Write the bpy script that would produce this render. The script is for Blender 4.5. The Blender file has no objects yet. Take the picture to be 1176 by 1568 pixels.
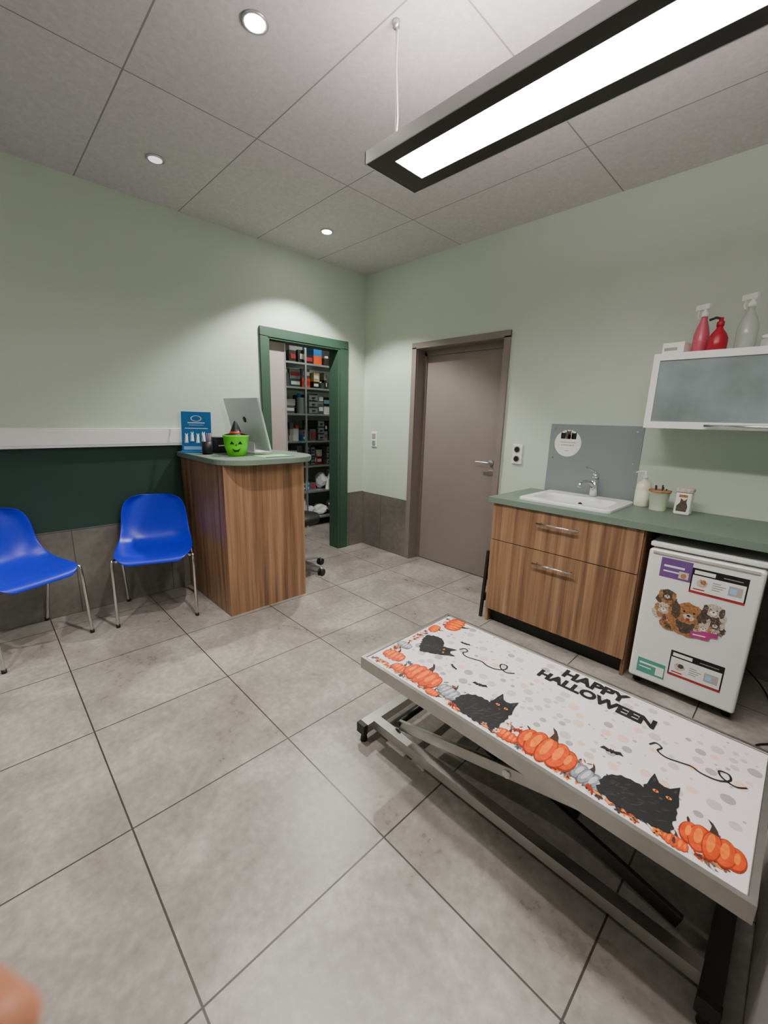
import bpy, bmesh, math, random
from mathutils import Vector, Matrix
random.seed(7)
S=bpy.context.scene
# ---------------------------------------------------------------- materials
def srgb(h):
    h=h.lstrip('#'); c=[int(h[i:i+2],16)/255 for i in (0,2,4)]
    return tuple((v/12.92 if v<=.04045 else ((v+.055)/1.055)**2.4) for v in c)+(1,)
def newmat(name):
    m=bpy.data.materials.new(name); m.use_nodes=True
    nt=m.node_tree; b=nt.nodes['Principled BSDF']; return m,nt,b
def N(nt,t,**k):
    n=nt.nodes.new(t)
    for a,v in k.items(): setattr(n,a,v)
    return n
def mat(name,col,rough=.5,metal=0,var=.06,scale=8,bump=0,emit=None,es=0,trans=0,alpha=1,coat=0):
    m,nt,b=newmat(name); c=srgb(col) if isinstance(col,str) else col
    tc=N(nt,'ShaderNodeTexCoord'); no=N(nt,'ShaderNodeTexNoise'); no.inputs['Scale'].default_value=scale; no.inputs['Detail'].default_value=4
    nt.links.new(tc.outputs['Object'],no.inputs['Vector'])
    r=N(nt,'ShaderNodeValToRGB'); e=r.color_ramp.elements
    e[0].position=.3;e[1].position=.7
    e[0].color=tuple(v*(1-var) for v in c[:3])+(1,); e[1].color=tuple(min(1,v*(1+var)) for v in c[:3])+(1,)
    nt.links.new(no.outputs['Fac'],r.inputs['Fac']); nt.links.new(r.outputs['Color'],b.inputs['Base Color'])
    b.inputs['Roughness'].default_value=rough; b.inputs['Metallic'].default_value=metal
    b.inputs['Transmission Weight'].default_value=trans; b.inputs['Coat Weight'].default_value=coat
    if emit: b.inputs['Emission Color'].default_value=srgb(emit); b.inputs['Emission Strength'].default_value=es
    if bump:
        bp=N(nt,'ShaderNodeBump'); bp.inputs['Strength'].default_value=bump; bp.inputs['Distance'].default_value=.002
        nt.links.new(no.outputs['Fac'],bp.inputs['Height']); nt.links.new(bp.outputs['Normal'],b.inputs['Normal'])
    return m
def concrete(name,c1,c2,c3,org,w,h,mort,mcol,rough,axes='XY',vary=.06,ns=2.2,lo=.36,hi=.64,mixf=.3):
    m,nt,b=newmat(name)
    mp=N(nt,'ShaderNodeMapping'); mp.vector_type='POINT'
    sx=N(nt,'ShaderNodeSeparateXYZ'); cb=N(nt,'ShaderNodeCombineXYZ')
    geo=N(nt,'ShaderNodeNewGeometry')
    nt.links.new(geo.outputs['Position'],sx.inputs[0])
    nt.links.new(sx.outputs[axes[0]],cb.inputs[0]); nt.links.new(sx.outputs[axes[1]],cb.inputs[1])
    nt.links.new(cb.outputs[0],mp.inputs['Vector']); mp.inputs['Location'].default_value=(-org[0]+50*w,-org[1]+50*h,0)
    br=N(nt,'ShaderNodeTexBrick'); br.offset=0; br.squash=1
    br.inputs['Scale'].default_value=1; br.inputs['Brick Width'].default_value=w; br.inputs['Row Height'].default_value=h
    br.inputs['Mortar Size'].default_value=mort; br.inputs['Mortar Smooth'].default_value=.1
    br.inputs['Color1'].default_value=(1-vary,)*3+(1,); br.inputs['Color2'].default_value=(1+vary*.3,)*3+(1,); br.inputs['Mortar'].default_value=(1,1,1,1)
    nt.links.new(mp.outputs[0],br.inputs['Vector'])
    n1=N(nt,'ShaderNodeTexNoise'); n1.inputs['Scale'].default_value=ns; n1.inputs['Detail'].default_value=10; n1.inputs['Roughness'].default_value=.62; n1.inputs['Distortion'].default_value=.6
    nt.links.new(geo.outputs['Position'],n1.inputs['Vector'])
    n2=N(nt,'ShaderNodeTexNoise'); n2.inputs['Scale'].default_value=ns*12; n2.inputs['Detail'].default_value=8
    nt.links.new(geo.outputs['Position'],n2.inputs['Vector'])
    mx0=N(nt,'ShaderNodeMix'); mx0.data_type='FLOAT'; mx0.inputs[0].default_value=mixf
    nt.links.new(n1.outputs['Fac'],mx0.inputs[2]); nt.links.new(n2.outputs['Fac'],mx0.inputs[3])
    r=N(nt,'ShaderNodeValToRGB'); e=r.color_ramp.elements; e[0].position=lo;e[0].color=srgb(c1);e[1].position=hi;e[1].color=srgb(c3)
    k=r.color_ramp.elements.new(.5);k.color=srgb(c2)
    nt.links.new(mx0.outputs[0],r.inputs['Fac'])
    mu=N(nt,'ShaderNodeMix'); mu.data_type='RGBA'; mu.blend_type='MULTIPLY'; mu.inputs[0].default_value=1
    nt.links.new(r.outputs['Color'],mu.inputs[6]); nt.links.new(br.outputs['Color'],mu.inputs[7])
    mo=N(nt,'ShaderNodeMix'); mo.data_type='RGBA'; nt.links.new(br.outputs['Fac'],mo.inputs[0]); nt.links.new(mu.outputs[2],mo.inputs[6]); mo.inputs[7].default_value=srgb(mcol)
    nt.links.new(mo.outputs[2],b.inputs['Base Color'])
    rr=N(nt,'ShaderNodeMapRange'); rr.inputs[1].default_value=.35; rr.inputs[2].default_value=.65; rr.inputs[3].default_value=rough-.06; rr.inputs[4].default_value=rough+.1
    nt.links.new(mx0.outputs[0],rr.inputs[0]); nt.links.new(rr.outputs[0],b.inputs['Roughness'])
    bp=N(nt,'ShaderNodeBump'); bp.inputs['Strength'].default_value=.25; bp.inputs['Distance'].default_value=.002; bp.invert=True
    nt.links.new(br.outputs['Fac'],bp.inputs['Height']); nt.links.new(bp.outputs['Normal'],b.inputs['Normal'])
    return m
def wood(name):
    m,nt,b=newmat(name); geo=N(nt,'ShaderNodeNewGeometry'); mp=N(nt,'ShaderNodeMapping'); mp.inputs['Scale'].default_value=(24,24,.6)
    nt.links.new(geo.outputs['Position'],mp.inputs[0])
    n=N(nt,'ShaderNodeTexNoise'); n.inputs['Scale'].default_value=1.; n.inputs['Detail'].default_value=3; n.inputs['Distortion'].default_value=.25
    nt.links.new(mp.outputs[0],n.inputs['Vector'])
    mp2=N(nt,'ShaderNodeMapping'); mp2.inputs['Scale'].default_value=(150,150,3); nt.links.new(geo.outputs['Position'],mp2.inputs[0])
    n2=N(nt,'ShaderNodeTexNoise'); n2.inputs['Scale'].default_value=1.; n2.inputs['Detail'].default_value=5; nt.links.new(mp2.outputs[0],n2.inputs['Vector'])
    mx=N(nt,'ShaderNodeMix'); mx.data_type='FLOAT'; mx.inputs[0].default_value=.28
    nt.links.new(n.outputs['Fac'],mx.inputs[2]); nt.links.new(n2.outputs['Fac'],mx.inputs[3])
    r=N(nt,'ShaderNodeValToRGB'); e=r.color_ramp.elements; e[0].position=.34;e[0].color=srgb('#644834');e[1].position=.68;e[1].color=srgb('#b0896a')
    k=e.new(.46);k.color=srgb('#846349'); k=e.new(.56);k.color=srgb('#9a7658')
    nt.links.new(mx.outputs[0],r.inputs['Fac']); nt.links.new(r.outputs['Color'],b.inputs['Base Color']); b.inputs['Roughness'].default_value=.45
    return m
M={}
WALLC='#c2d0c1'
M['wallgreen']=mat('sage_paint',WALLC,.75,var=.012,scale=3,bump=.05)
M['floor']=concrete('floor_tile_concrete','#7a736c','#8f8983','#a8a29b',(2.5943,-2.1810),.6,.5995,.0030,'#3a3531',.32,ns=2.9,lo=.35,hi=.64,mixf=.3)
M['bandx']=concrete('skirting_tile_back','#605c57','#6f6b66','#7e7a74',(.3,0),.6,.585,.003,'#4a4744',.4,axes='XZ')
M['bandy']=concrete('skirting_tile_left','#66625d','#75716b','#85817a',(-.2,0),.6,.585,.003,'#4a4744',.4,axes='YZ')
M['ceil']=concrete('ceiling_tile','#bfbbbc','#c7c3c4','#cfcbcc',(-.05,-.57),1.18,.592,.0035,'#8b8887',.9,vary=.03,ns=40)
M['wood']=wood('walnut_laminate')
M['grncount']=mat('green_laminate','#6c7d71',.45,var=.03)
M['dkgreen']=mat('dark_green_frame','#375344',.5,var=.03)
M['taupe']=mat('taupe_door','#857b74',.5,var=.02)
M['taupe2']=mat('taupe_frame','#817771',.5,var=.02)
M['white']=mat('white_plastic','#e8e8e6',.4,var=.01)
M['whitegloss']=mat('white_enamel','#eeeeec',.2,var=.01)
M['mauve']=mat('sliding_door_mauve','#a09692',.5,var=.02)
M['chrome']=mat('chrome','#d8d8d8',.15,1,var=.01)
M['steel']=mat('brushed_steel','#bab8b4',.32,1,var=.05,scale=30)
M['dksteel']=mat('dark_metal','#3b3a39',.4,.6,var=.05)
M['bezel']=mat('lamp_bezel','#2f2c2a',.5,.2,var=.05)
M['black']=mat('black_plastic','#161616',.5,var=.05)
M['blue']=mat('blue_plastic','#0e20c4',.35,var=.03)
M['gray']=mat('gray_panel','#868f91',.3,var=.015)
M['frost']=mat('frosted_glass','#7f8c8e',.28,var=.3,scale=3.5)
M['alu']=mat('aluminium','#c9cbcc',.3,.8,var=.02)
M['silver']=mat('silver_shell','#d2d5d8',.35,.25,var=.02)
M['lime']=mat('lime_plastic','#62d61c',.35,var=.03)
M['mintpad']=mat('mint_pad','#8fd68a',.4,var=.03)
M['bluecard']=mat('blue_card','#1572b8',.5,var=.04)
M['ltblue']=mat('light_blue','#9fd0ea',.5)
M['red']=mat('red_plastic','#a50c28',.25,var=.05)
M['pink']=mat('pink_liquid','#c4596a',.25,var=.05)
M['clear']=mat('translucent_plastic','#dfe6e2',.2,var=.02,trans=.6)
M['cream']=mat('cream_soap','#e4e3c8',.3,var=.02)
M['palegreen']=mat('pale_green_pot','#dfe8cf',.4,var=.02)
M['paper']=mat('paper','#efeeea',.7,var=.01)
M['matwhite']=mat('oilcloth_white','#d8d1d1',.3,var=.015)
M['dotgray']=mat('dot_gray','#9a9594',.35); M['dotpeach']=mat('dot_peach','#dcb9a8',.35); M['dotlt']=mat('dot_light','#b8b1ae',.35)
M['orange']=mat('pumpkin_orange','#c84206',.4,var=.25,scale=60); M['orange2']=mat('pumpkin_dark','#8e2606',.4,var=.3,scale=60); M['orange3']=mat('pumpkin_light','#e2701c',.4,var=.2,scale=60)
M['catblk']=mat('cat_black','#101113',.5,var=.5,scale=90); M['catgrey']=mat('cat_fur_highlight','#2e3238',.5,var=.4,scale=90)
M['slate']=mat('slate_pumpkin','#4c5460',.4,var=.3,scale=60); M['slate2']=mat('slate_pumpkin_light','#7d8590',.4,var=.3,scale=60); M['brown']=mat('stem_brown','#33231a',.5)
M['leafbr']=mat('leaf_brown','#7a4a2c',.5,var=.3,scale=60)
M['tan']=mat('puppy_tan','#a8764a',.6,var=.4,scale=110); M['pupwhite']=mat('puppy_white','#c9bdae',.6,var=.3,scale=110); M['pupgrey']=mat('puppy_grey','#54483f',.6,var=.5,scale=110)
M['magenta']=mat('magenta','#b53a86',.5); M['purple']=mat('purple_card','#6f4a8a',.5,var=.1); M['teal']=mat('teal_card','#4f9c8c',.5); M['redink']=mat('red_ink','#b02a30',.5)
M['skin']=mat('skin','#d08a68',.5,var=.08,scale=60)
M['bin']=mat('smoky_bin','#5c6064',.3,var=.25,scale=5); M['orangebox']=mat('orange_box','#e0541c',.5,var=.2); M['yellow']=mat('yellow_box','#d8c07a',.5,var=.1)
M['bag']=mat('plastic_bag','#d5d8da',.3,var=.1,scale=20)
M['glow']=mat('lamp_diffuser','#ffffff',.5,emit='#fffaf4',es=60)
M['glowup']=mat('lamp_uplight','#ffffff',.5,emit='#ffecee',es=31)
M['spotglow']=mat('downlight_lens','#ffffff',.5,emit='#fff4e0',es=150)
M['spotdim']=mat('downlight_lens_dim','#c8c8c8',.2,emit='#ffffff',es=1.2)
def leftwall():
    m,nt,b=newmat('sage_paint_with_dark_green_dado'); geo=N(nt,'ShaderNodeNewGeometry'); s=N(nt,'ShaderNodeSeparateXYZ'); nt.links.new(geo.outputs['Position'],s.inputs[0])
    a=N(nt,'ShaderNodeMath',operation='LESS_THAN'); a.inputs[1].default_value=1.16; nt.links.new(s.outputs['Z'],a.inputs[0])
    c=N(nt,'ShaderNodeMath',operation='LESS_THAN'); c.inputs[1].default_value=-1.3; nt.links.new(s.outputs['Y'],c.inputs[0])
    d=N(nt,'ShaderNodeMath',operation='MULTIPLY'); nt.links.new(a.outputs[0],d.inputs[0]); nt.links.new(c.outputs[0],d.inputs[1])
    mx=N(nt,'ShaderNodeMix'); mx.data_type='RGBA'; nt.links.new(d.outputs[0],mx.inputs[0]); mx.inputs[6].default_value=srgb(WALLC); mx.inputs[7].default_value=srgb('#1f3b30')
    nt.links.new(mx.outputs[2],b.inputs['Base Color']); b.inputs['Roughness'].default_value=.7; return m
M['wallleft']=leftwall()
# ---------------------------------------------------------------- mesh helpers
def group(name,loc=(0,0,0),rz=0):
    e=bpy.data.objects.new(name,None); e.empty_display_size=.1; S.collection.objects.link(e); e.location=loc; e.rotation_euler=(0,0,rz); return e
def put(name,me,mats,parent=None,smooth=False):
    o=bpy.data.objects.new(name,me); S.collection.objects.link(o)
    for m in (mats if isinstance(mats,(list,tuple)) else [mats]): me.materials.append(M[m] if isinstance(m,str) else m)
    if smooth:
        for p in me.polygons: p.use_smooth=True
    if parent: o.parent=parent
    return o
def fin(bm,name,mats,parent,smooth=False):
    me=bpy.data.meshes.new(name); bm.normal_update(); bm.to_mesh(me); bm.free(); return put(name,me,mats,parent,smooth)
def box(name,x0,x1,y0,y1,z0,z1,m,parent=None,bev=0,seg=2,rot=None):
    bm=bmesh.new(); bmesh.ops.create_cube(bm,size=1)
    for v in bm.verts: v.co=Vector((x0+(v.co.x+.5)*(x1-x0),y0+(v.co.y+.5)*(y1-y0),z0+(v.co.z+.5)*(z1-z0)))
    if bev: bmesh.ops.bevel(bm,geom=bm.edges[:],offset=bev,segments=seg,profile=.5,affect='EDGES')
    if rot: bm.transform(rot)
    return fin(bm,name,m,parent,False)
def cyl(name,p0,p1,r,m,parent=None,r2=None,seg=20):
    p0=Vector(p0);p1=Vector(p1); d=p1-p0; bm=bmesh.new()
    bmesh.ops.create_cone(bm,cap_ends=True,segments=seg,radius1=r,radius2=r if r2 is None else r2,depth=d.length)
    bm.transform(Matrix.Translation((p0+p1)/2)@d.to_track_quat('Z','Y').to_matrix().to_4x4())
    o=fin(bm,name,m,parent,True)
    for p in o.data.polygons:
        if len(p.vertices)>4: p.use_smooth=False
    return o
def lathe(name,prof,c,m,parent=None,seg=28,flat=False):
    bm=bmesh.new(); rings=[]
    for r,z in prof:
        rings.append([bm.verts.new((c[0]+r*math.cos(2*math.pi*i/seg),c[1]+r*math.sin(2*math.pi*i/seg),c[2]+z)) for i in range(seg)])
    for a,b in zip(rings,rings[1:]):
        for i in range(seg): bm.faces.new((a[i],a[(i+1)%seg],b[(i+1)%seg],b[i]))
    bm.faces.new(rings[0][::-1]); bm.faces.new(rings[-1])
    return fin(bm,name,m,parent,not flat)
def tube(name,pts,r,m,parent=None,cyc=False,res=4):
    cu=bpy.data.curves.new(name,'CURVE'); cu.dimensions='3D'; cu.bevel_depth=r; cu.bevel_resolution=3; cu.use_fill_caps=True; cu.resolution_u=res
    sp=cu.splines.new('POLY'); sp.points.add(len(pts)-1)
    for p,q in zip(sp.points,pts): p.co=(*q,1)
    sp.use_cyclic_u=cyc
    o=bpy.data.objects.new(name,cu); S.collection.objects.link(o)
    me=bpy.data.meshes.new_from_object(o.evaluated_get(bpy.context.evaluated_depsgraph_get())); bpy.data.objects.remove(o)
    return put(name,me,m,parent,True)
def smoothpts(pts,n=6):
    out=[];P=[Vector(p) for p in pts]
    for i in range(len(P)-1):
        p0=P[max(i-1,0)];p1=P[i];p2=P[i+1];p3=P[min(i+2,len(P)-1)]
        for k in range(n):
            t=k/n; out.append(.5*((2*p1)+(p2-p0)*t+(2*p0-5*p1+4*p2-p3)*t*t+(3*p1-p0-3*p2+p3)*t**3))
    out.append(P[-1]); return [tuple(v) for v in out]
def prism(name,pts,z0,z1,m,parent=None,bev=0):
    bm=bmesh.new(); vs=[bm.verts.new((x,y,z0)) for x,y in pts]; f=bm.faces.new(vs)
    r=bmesh.ops.extrude_face_region(bm,geom=[f]); 
    for v in r['geom']:
        if isinstance(v,bmesh.types.BMVert): v.co.z=z1
    bmesh.ops.recalc_face_normals(bm,faces=bm.faces[:])
    if bev: bmesh.ops.bevel(bm,geom=[e for e in bm.edges if abs(e.verts[0].co.z-e.verts[1].co.z)<1e-6],offset=bev,segments=2,affect='EDGES')
    return fin(bm,name,m,parent)
class Acc:
    def __init__(s): s.bm=bmesh.new(); s.m=[]
    def mi(s,m):
        if m not in s.m: s.m.append(m)
        return s.m.index(m)
    def poly(s,pts,m):
        f=s.bm.faces.new([s.bm.verts.new(p) for p in pts]); f.material_index=s.mi(m)
    def box(s,x0,x1,y0,y1,z0,z1,m,rot=0):
        r=bmesh.ops.create_cube(s.bm,size=1); cx,cy=(x0+x1)/2,(y0+y1)/2; c,sn=math.cos(rot),math.sin(rot)
        fs=set()
        for v in r['verts']:
            x=v.co.x*(x1-x0);y=v.co.y*(y1-y0); v.co=Vector((cx+c*x-sn*y,cy+sn*x+c*y,z0+(v.co.z+.5)*(z1-z0)))
            fs.update(v.link_faces)
        for f in fs: f.material_index=s.mi(m)
    def cyl(s,x,y,z0,z1,r,m,r2=None,seg=16):
        q=bmesh.ops.create_cone(s.bm,cap_ends=True,segments=seg,radius1=r,radius2=r if r2 is None else r2,depth=z1-z0); fs=set()
        for v in q['verts']: v.co+=Vector((x,y,(z0+z1)/2)); fs.update(v.link_faces)
        for f in fs: f.material_index=s.mi(m)
    def lump(s,x,y,z,rx,ry,rz,m,j=.22):
        q=bmesh.ops.create_icosphere(s.bm,subdivisions=2,radius=1); fs=set()
        for v in q['verts']:
            k=1+random.uniform(-j,j); v.co=Vector((x+v.co.x*rx*k,y+v.co.y*ry*k,max(z,z+rz+v.co.z*rz*k))); fs.update(v.link_faces)
        for f in fs: f.material_index=s.mi(m)
    def done(s,name,parent=None): return fin(s.bm,name,s.m,parent)
def text(name,s,size,mtx,m,parent,ext=.0003,bold=0,align='CENTER'):
    cu=bpy.data.curves.new(name,'FONT'); cu.body=s; cu.size=size; cu.extrude=ext; cu.offset=bold; cu.align_x=align; cu.align_y='CENTER'
    o=bpy.data.objects.new(name,cu); S.collection.objects.link(o)
    me=bpy.data.meshes.new_from_object(o.evaluated_get(bpy.context.evaluated_depsgraph_get())); bpy.data.objects.remove(o)
    me.transform(mtx); return put(name,me,m,parent)
# ---------------------------------------------------------------- room shell
H=2.7343; XR=4.3; YF=-4.4
box('floor',-1.7,XR+.15,YF-.15,1.1,-.1,0,'floor')
box('ceiling',-1.7,XR+.15,YF-.15,1.1,H,H+.1,'ceil')
def wall(name,boxes,m):
    a=Acc()
    for b in boxes: a.box(*b,m)
    return a.done(name)
wall('wall_left',[(-.12,0,YF-.15,-1.13,0,H),(-.12,0,-1.13,-.28,2.03,H),(-.12,0,-.28,1.1,0,H)],'wallleft')
wall('wall_back',[(0,.70,0,.2,0,H),(.70,1.62,0,.2,2.01,H),(1.62,XR+.15,0,.2,0,H),(.70,1.62,.17,.2,0,2.01)],'wallgreen')
wall('wall_right',[(XR,XR+.15,YF,0,0,H)],'wallgreen')
wall('wall_front',[(0,XR+.15,YF-.15,YF,0,H)],'wallgreen')
wall('wall_closet_back',[(-1.7,-1.6,YF-.15,1.1,0,H)],'wallgreen')
wall('wall_closet_side',[(-1.6,-.12,-1.6,-1.5,0,H)],'wallgreen')
wall('wall_closet_end',[(-1.6,-.12,1.0,1.1,0,H)],'wallgreen')
a=Acc(); a.box(0,.01,YF,-1.17,0,.59,'bandy'); a.box(0,.01,-.24,0,0,.59,'bandy'); a.done('baseboard_left')
a=Acc(); a.box(.01,.668,-.01,0,0,.585,'bandx'); a.box(1.655,XR,-.01,0,0,.585,'bandx'); a.done('baseboard_back')
a=Acc(); a.box(XR-.01,XR,YF,-.01,0,.585,'bandy'); a.done('baseboard_right')
g=group('trim_1',(0,-3,1.195))
box('rail_body',0,.035,-1.4,1.32,-.062,.062,'white',g,bev=.004)
box('rail_cover_line',.035,.0375,-1.4,1.32,-.045,.047,'whitegloss',g,bev=.001)
g=group('trim_2',(0,-.705,0))
a=Acc(); a.box(-.13,.015,-.465,-.385,0,2.0,'dkgreen'); a.box(-.13,.015,.35,.465,0,2.0,'dkgreen'); a.box(-.13,.015,-.465,.465,2.0,2.085,'dkgreen')
a.box(.0,.022,-.47,-.40,0,2.02,'dkgreen'); a.box(.0,.022,.375,.47,0,2.02,'dkgreen'); a.box(.0,.022,-.47,.47,2.015,2.09,'dkgreen'); a.done('frame',g)
g=group('door_1',(-.065,-1.0,0))
box('sliding_leaf',-.02,.02,-.085,.09,.01,1.995,'mauve',g,bev=.002)
box('edge_strip',-.024,.024,.085,.10,.01,1.995,'alu',g)
g=group('door_2',(1.16,0,0))
a=Acc()
a.box(-.492,-.44,-.018,.0,0,2.0,'taupe2'); a.box(.44,.492,-.018,.0,0,2.0,'taupe2'); a.box(-.492,.492,-.018,.0,1.99,2.04,'taupe2')
a.box(-.46,-.435,0,.12,0,1.99,'taupe2'); a.box(.435,.46,0,.12,0,1.99,'taupe2'); a.box(-.46,.46,0,.12,1.985,2.008,'taupe2')
a.box(-.44,-.41,.10,.15,0,1.97,'taupe2'); a.box(.41,.44,.10,.15,0,1.97,'taupe2'); a.box(-.44,.44,.10,.15,1.94,1.99,'taupe2'); a.done('frame',g)
box('leaf',-.41,.41,.115,.155,.006,1.94,'taupe',g,bev=.002)
cyl('rose',(.34,.115,1.03),(.34,.10,1.03),.022,'alu',g)
tube('lever',smoothpts([(.34,.11,1.03),(.34,.065,1.03),(.32,.06,1.03),(.22,.06,1.03)]),.008,'alu',g)
box('lock_plate',.32,.36,.108,.116,.93,.965,'alu',g,bev=.003)
def outlet(name,x,z,n):
    g=group(name,(x,0,z)); h=.075*n/2
    box('plate',-.04,.04,-.012,0,-h,h,'whitegloss',g,bev=.004)
    for i in range(n):
        zz=(i-(n-1)/2)*.071
        cyl('socket_ring_%d'%i,(0,-.010,zz),(0,-.0155,zz),.026,'dotgray',g)
        cyl('socket_well_%d'%i,(0,-.012,zz),(0,-.0165,zz),.020,'black',g)
outlet('wall_socket',1.79,1.13,2)
g=group('light_switch',(.175,0,1.155)); box('plate',-.04,.04,-.012,0,-.075,.075,'whitegloss',g,bev=.004)
box('rocker_top',-.025,.025,-.017,-.011,.01,.06,'dotgray',g,bev=.003); box('rocker_low',-.025,.025,-.017,-.011,-.06,-.01,'gray',g,bev=.003)
# ---------------------------------------------------------------- ceiling lights
def spot(name,x,y,glow,power,size=95,blend=.6):
    g=group(name,(x,y,H))
    lathe('trim_ring',[(.046,0),(.048,-.006),(.036,-.008),(.034,-.002)],(0,0,0),'alu',g)
    cyl('lens',(0,0,-.009),(0,0,-.003),.034,glow,g)
    if power:
        l=bpy.data.lights.new(name+'_light','SPOT'); l.energy=power; l.spot_size=math.radians(size); l.spot_blend=blend; l.shadow_soft_size=.03; l.color=(1,.96,.90)
        o=bpy.data.objects.new('bulb',l); S.collection.objects.link(o); o.parent=g; o.location=(0,0,-.02)
spot('recessed_downlight',1.72,-2.07,'spotglow',130)
spot('recessed_downlight.001',.56,-2.06,'spotdim',0)
spot('recessed_downlight.002',.53,-.87,'spotglow',170,112,.35)
spot('fill_downlight',1.72,-3.6,'spotglow',100,100)  # added fill lamp behind the camera, out of view
spot('fill_downlight.001',.75,-3.6,'spotglow',60,80,1)  # second unseen fill lamp, added for general room light
g=group('pendant_lamp',(2.83,-1.725,2.25)); L2,W2=.75,.133
a=Acc()
a.box(-L2,L2,-W2,-W2+.004,0,.04,'alu'); a.box(-L2,L2,W2-.004,W2,0,.04,'alu'); a.box(-L2,-L2+.004,-W2,W2,0,.04,'alu'); a.box(L2-.004,L2,-W2,W2,0,.04,'alu')
a.done('housing_sides',g)
a=Acc()
a.box(-L2+.004,L2-.004,-W2+.004,-.072,.001,.03,'bezel'); a.box(-L2+.004,L2-.004,.072,W2-.004,.001,.03,'bezel'); a.box(-L2+.004,-L2+.09,-.072,.072,.001,.03,'bezel'); a.box(L2-.09,L2-.004,-.072,.072,.001,.03,'bezel')
a.box(-L2+.09,L2-.09,-.072,-.0705,.001,.03,'white'); a.box(-L2+.09,L2-.09,.0705,.072,.001,.03,'white'); a.box(-L2+.09,-L2+.0915,-.0705,.0705,.001,.03,'white'); a.box(L2-.0915,L2-.09,-.0705,.0705,.001,.03,'white')
a.done('dark_bezel',g)
box('diffuser',-L2+.092,L2-.092,-.070,.070,.022,.032,'glow',g)
box('uplight_panel',-L2+.05,L2-.05,-.10,.10,.034,.038,'glowup',g)
for sx in (-1,1):
    tube('cable_%d'%sx,[(sx*.70,-.0,.04),(sx*.735,0,.15),(sx*.745,0,H-2.25)],.0015,'steel',g)
    tube('bridle_%d'%sx,[(sx*.70,-.09,.04),(sx*.70,0,.10),(sx*.70,.09,.04)],.0012,'steel',g)
    lathe('ceiling_cup_%d'%sx,[(.012,H-2.25-.02),(.014,H-2.25)],(sx*.745,0,0),'alu',g)
tube('power_cord',smoothpts([(-.745,.01,H-2.25),(-.75,.012,.36),(-.735,.01,.2),(-.73,.0,.1),(-.71,.02,.04)]),.003,'white',g)
# ---------------------------------------------------------------- reception desk
g=group('reception_desk',(.38,-1.56,0))
X=lambda x:x-.38
Y=lambda y:y+1.56
a=Acc()
a.box(X(.735),X(.76),Y(-1.87),Y(-1.26),0,1.05,'wood')
a.box(X(.012),X(.735),Y(-1.87),Y(-1.845),0,1.05,'wood')
a.box(X(.45),X(.735),Y(-1.285),Y(-1.262),0,1.05,'wood')
a.done('carcass_panels',g)
pts=[(.012,-1.90)]
def arc(cx,cy,r,a0,a1,n=10): return [(cx+r*math.cos(math.radians(a0+(a1-a0)*i/n)),cy+r*math.sin(math.radians(a0+(a1-a0)*i/n))) for i in range(n+1)]
pts+=arc(.66,-1.70,.20,-90,0)+arc(.56,-1.42,.30,0,90,14)+[(.30,-1.12),(.012,-1.22)]
prism('countertop',[(X(x),Y(y)) for x,y in pts],1.05,1.085,'grncount',g,bev=.003)
box('work_surface',X(.05),X(.70),Y(-1.80),Y(-1.30),.70,.725,'grncount',g)
g=group('office_chair',(.30,-1.02,0),.35)
for i in range(5):
    an=i*2*math.pi/5
    tube('star_leg_%d'%i,[(0,0,.10),(.24*math.cos(an),.24*math.sin(an),.075)],.014,'alu',g)
    c=(.24*math.cos(an),.24*math.sin(an))
    cyl('caster_a_%d'%i,(c[0]-.022,c[1],.03),(c[0]-.006,c[1],.03),.03,'black',g)
    cyl('caster_b_%d'%i,(c[0]+.006,c[1],.03),(c[0]+.022,c[1],.03),.03,'black',g)
    cyl('caster_stem_%d'%i,(c[0],c[1],.03),(c[0],c[1],.075),.008,'alu',g)
cyl('gas_lift',(0,0,.08),(0,0,.46),.022,'chrome',g)
lathe('seat',[(.10,.44),(.18,.46),(.19,.49),(.18,.52),(.05,.53)],(0,0,0),'black',g)
g=group('computer_monitor',(.335,-1.43,1.085),math.radians(4))
T=Matrix.Rotation(math.radians(14),4,'X')
box('panel',-.24,.24,-.008,.008,.03,.42,'silver',g,bev=.004,rot=T)
box('screen',-.23,.23,.008,.011,.09,.41,'black',g,rot=T)
lathe('rear_badge',[(.001,0),(.022,0),(.022,.002),(.001,.002)],(0,0,0),'black',g).matrix_local=T@Matrix.Translation((0,-.0085,.26))@Matrix.Rotation(math.pi/2,4,'X')
prism('foot',[(-.1,-.06),(.1,-.06),(.1,.10),(-.1,.10)],0,.008,'silver',g,bev=.002)
box('neck',-.05,.05,-.035,-.025,.004,.16,'silver',g,rot=Matrix.Rotation(math.radians(-4),4,'X'))
g=group('counter_display_sign',(.16,-1.80,1.085),math.radians(55)); T=Matrix.Rotation(math.radians(-8),4,'X')
box('board',-.105,.105,-.003,.003,0,.30,'bluecard',g,bev=.002,rot=T)
a=Acc()
def front(x0,x1,z0,z1,m,o=.0036): a.box(x0,x1,-o,-.003,z0,z1,m)
for i,x in enumerate((-.07,-.03,.01,.05)):
    z=.07+.012*(i%2)
    a.cyl(x,-.004,z,z+.04,.014,'paper',r2=.010,seg=10); a.cyl(x,-.004,z+.04,z+.062,.011,'paper',r2=.006,seg=10); a.cyl(x-.007,-.004,z+.06,z+.072,.004,'paper',r2=.001,seg=6); a.cyl(x+.007,-.004,z+.06,z+.072,.004,'paper',r2=.001,seg=6)
front(-.06,.06,.215,.222,'paper'); front(-.05,.05,.20,.204,'ltblue'); front(-.08,.08,.175,.18,'paper'); front(-.09,.09,.02,.045,'ltblue')
for k in range(24):
    an=k*math.pi/12; x=.035*math.cos(an); z=.25+.02*math.sin(an); front(x-.004,x+.004,z-.002,z+.002,'paper')
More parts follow.
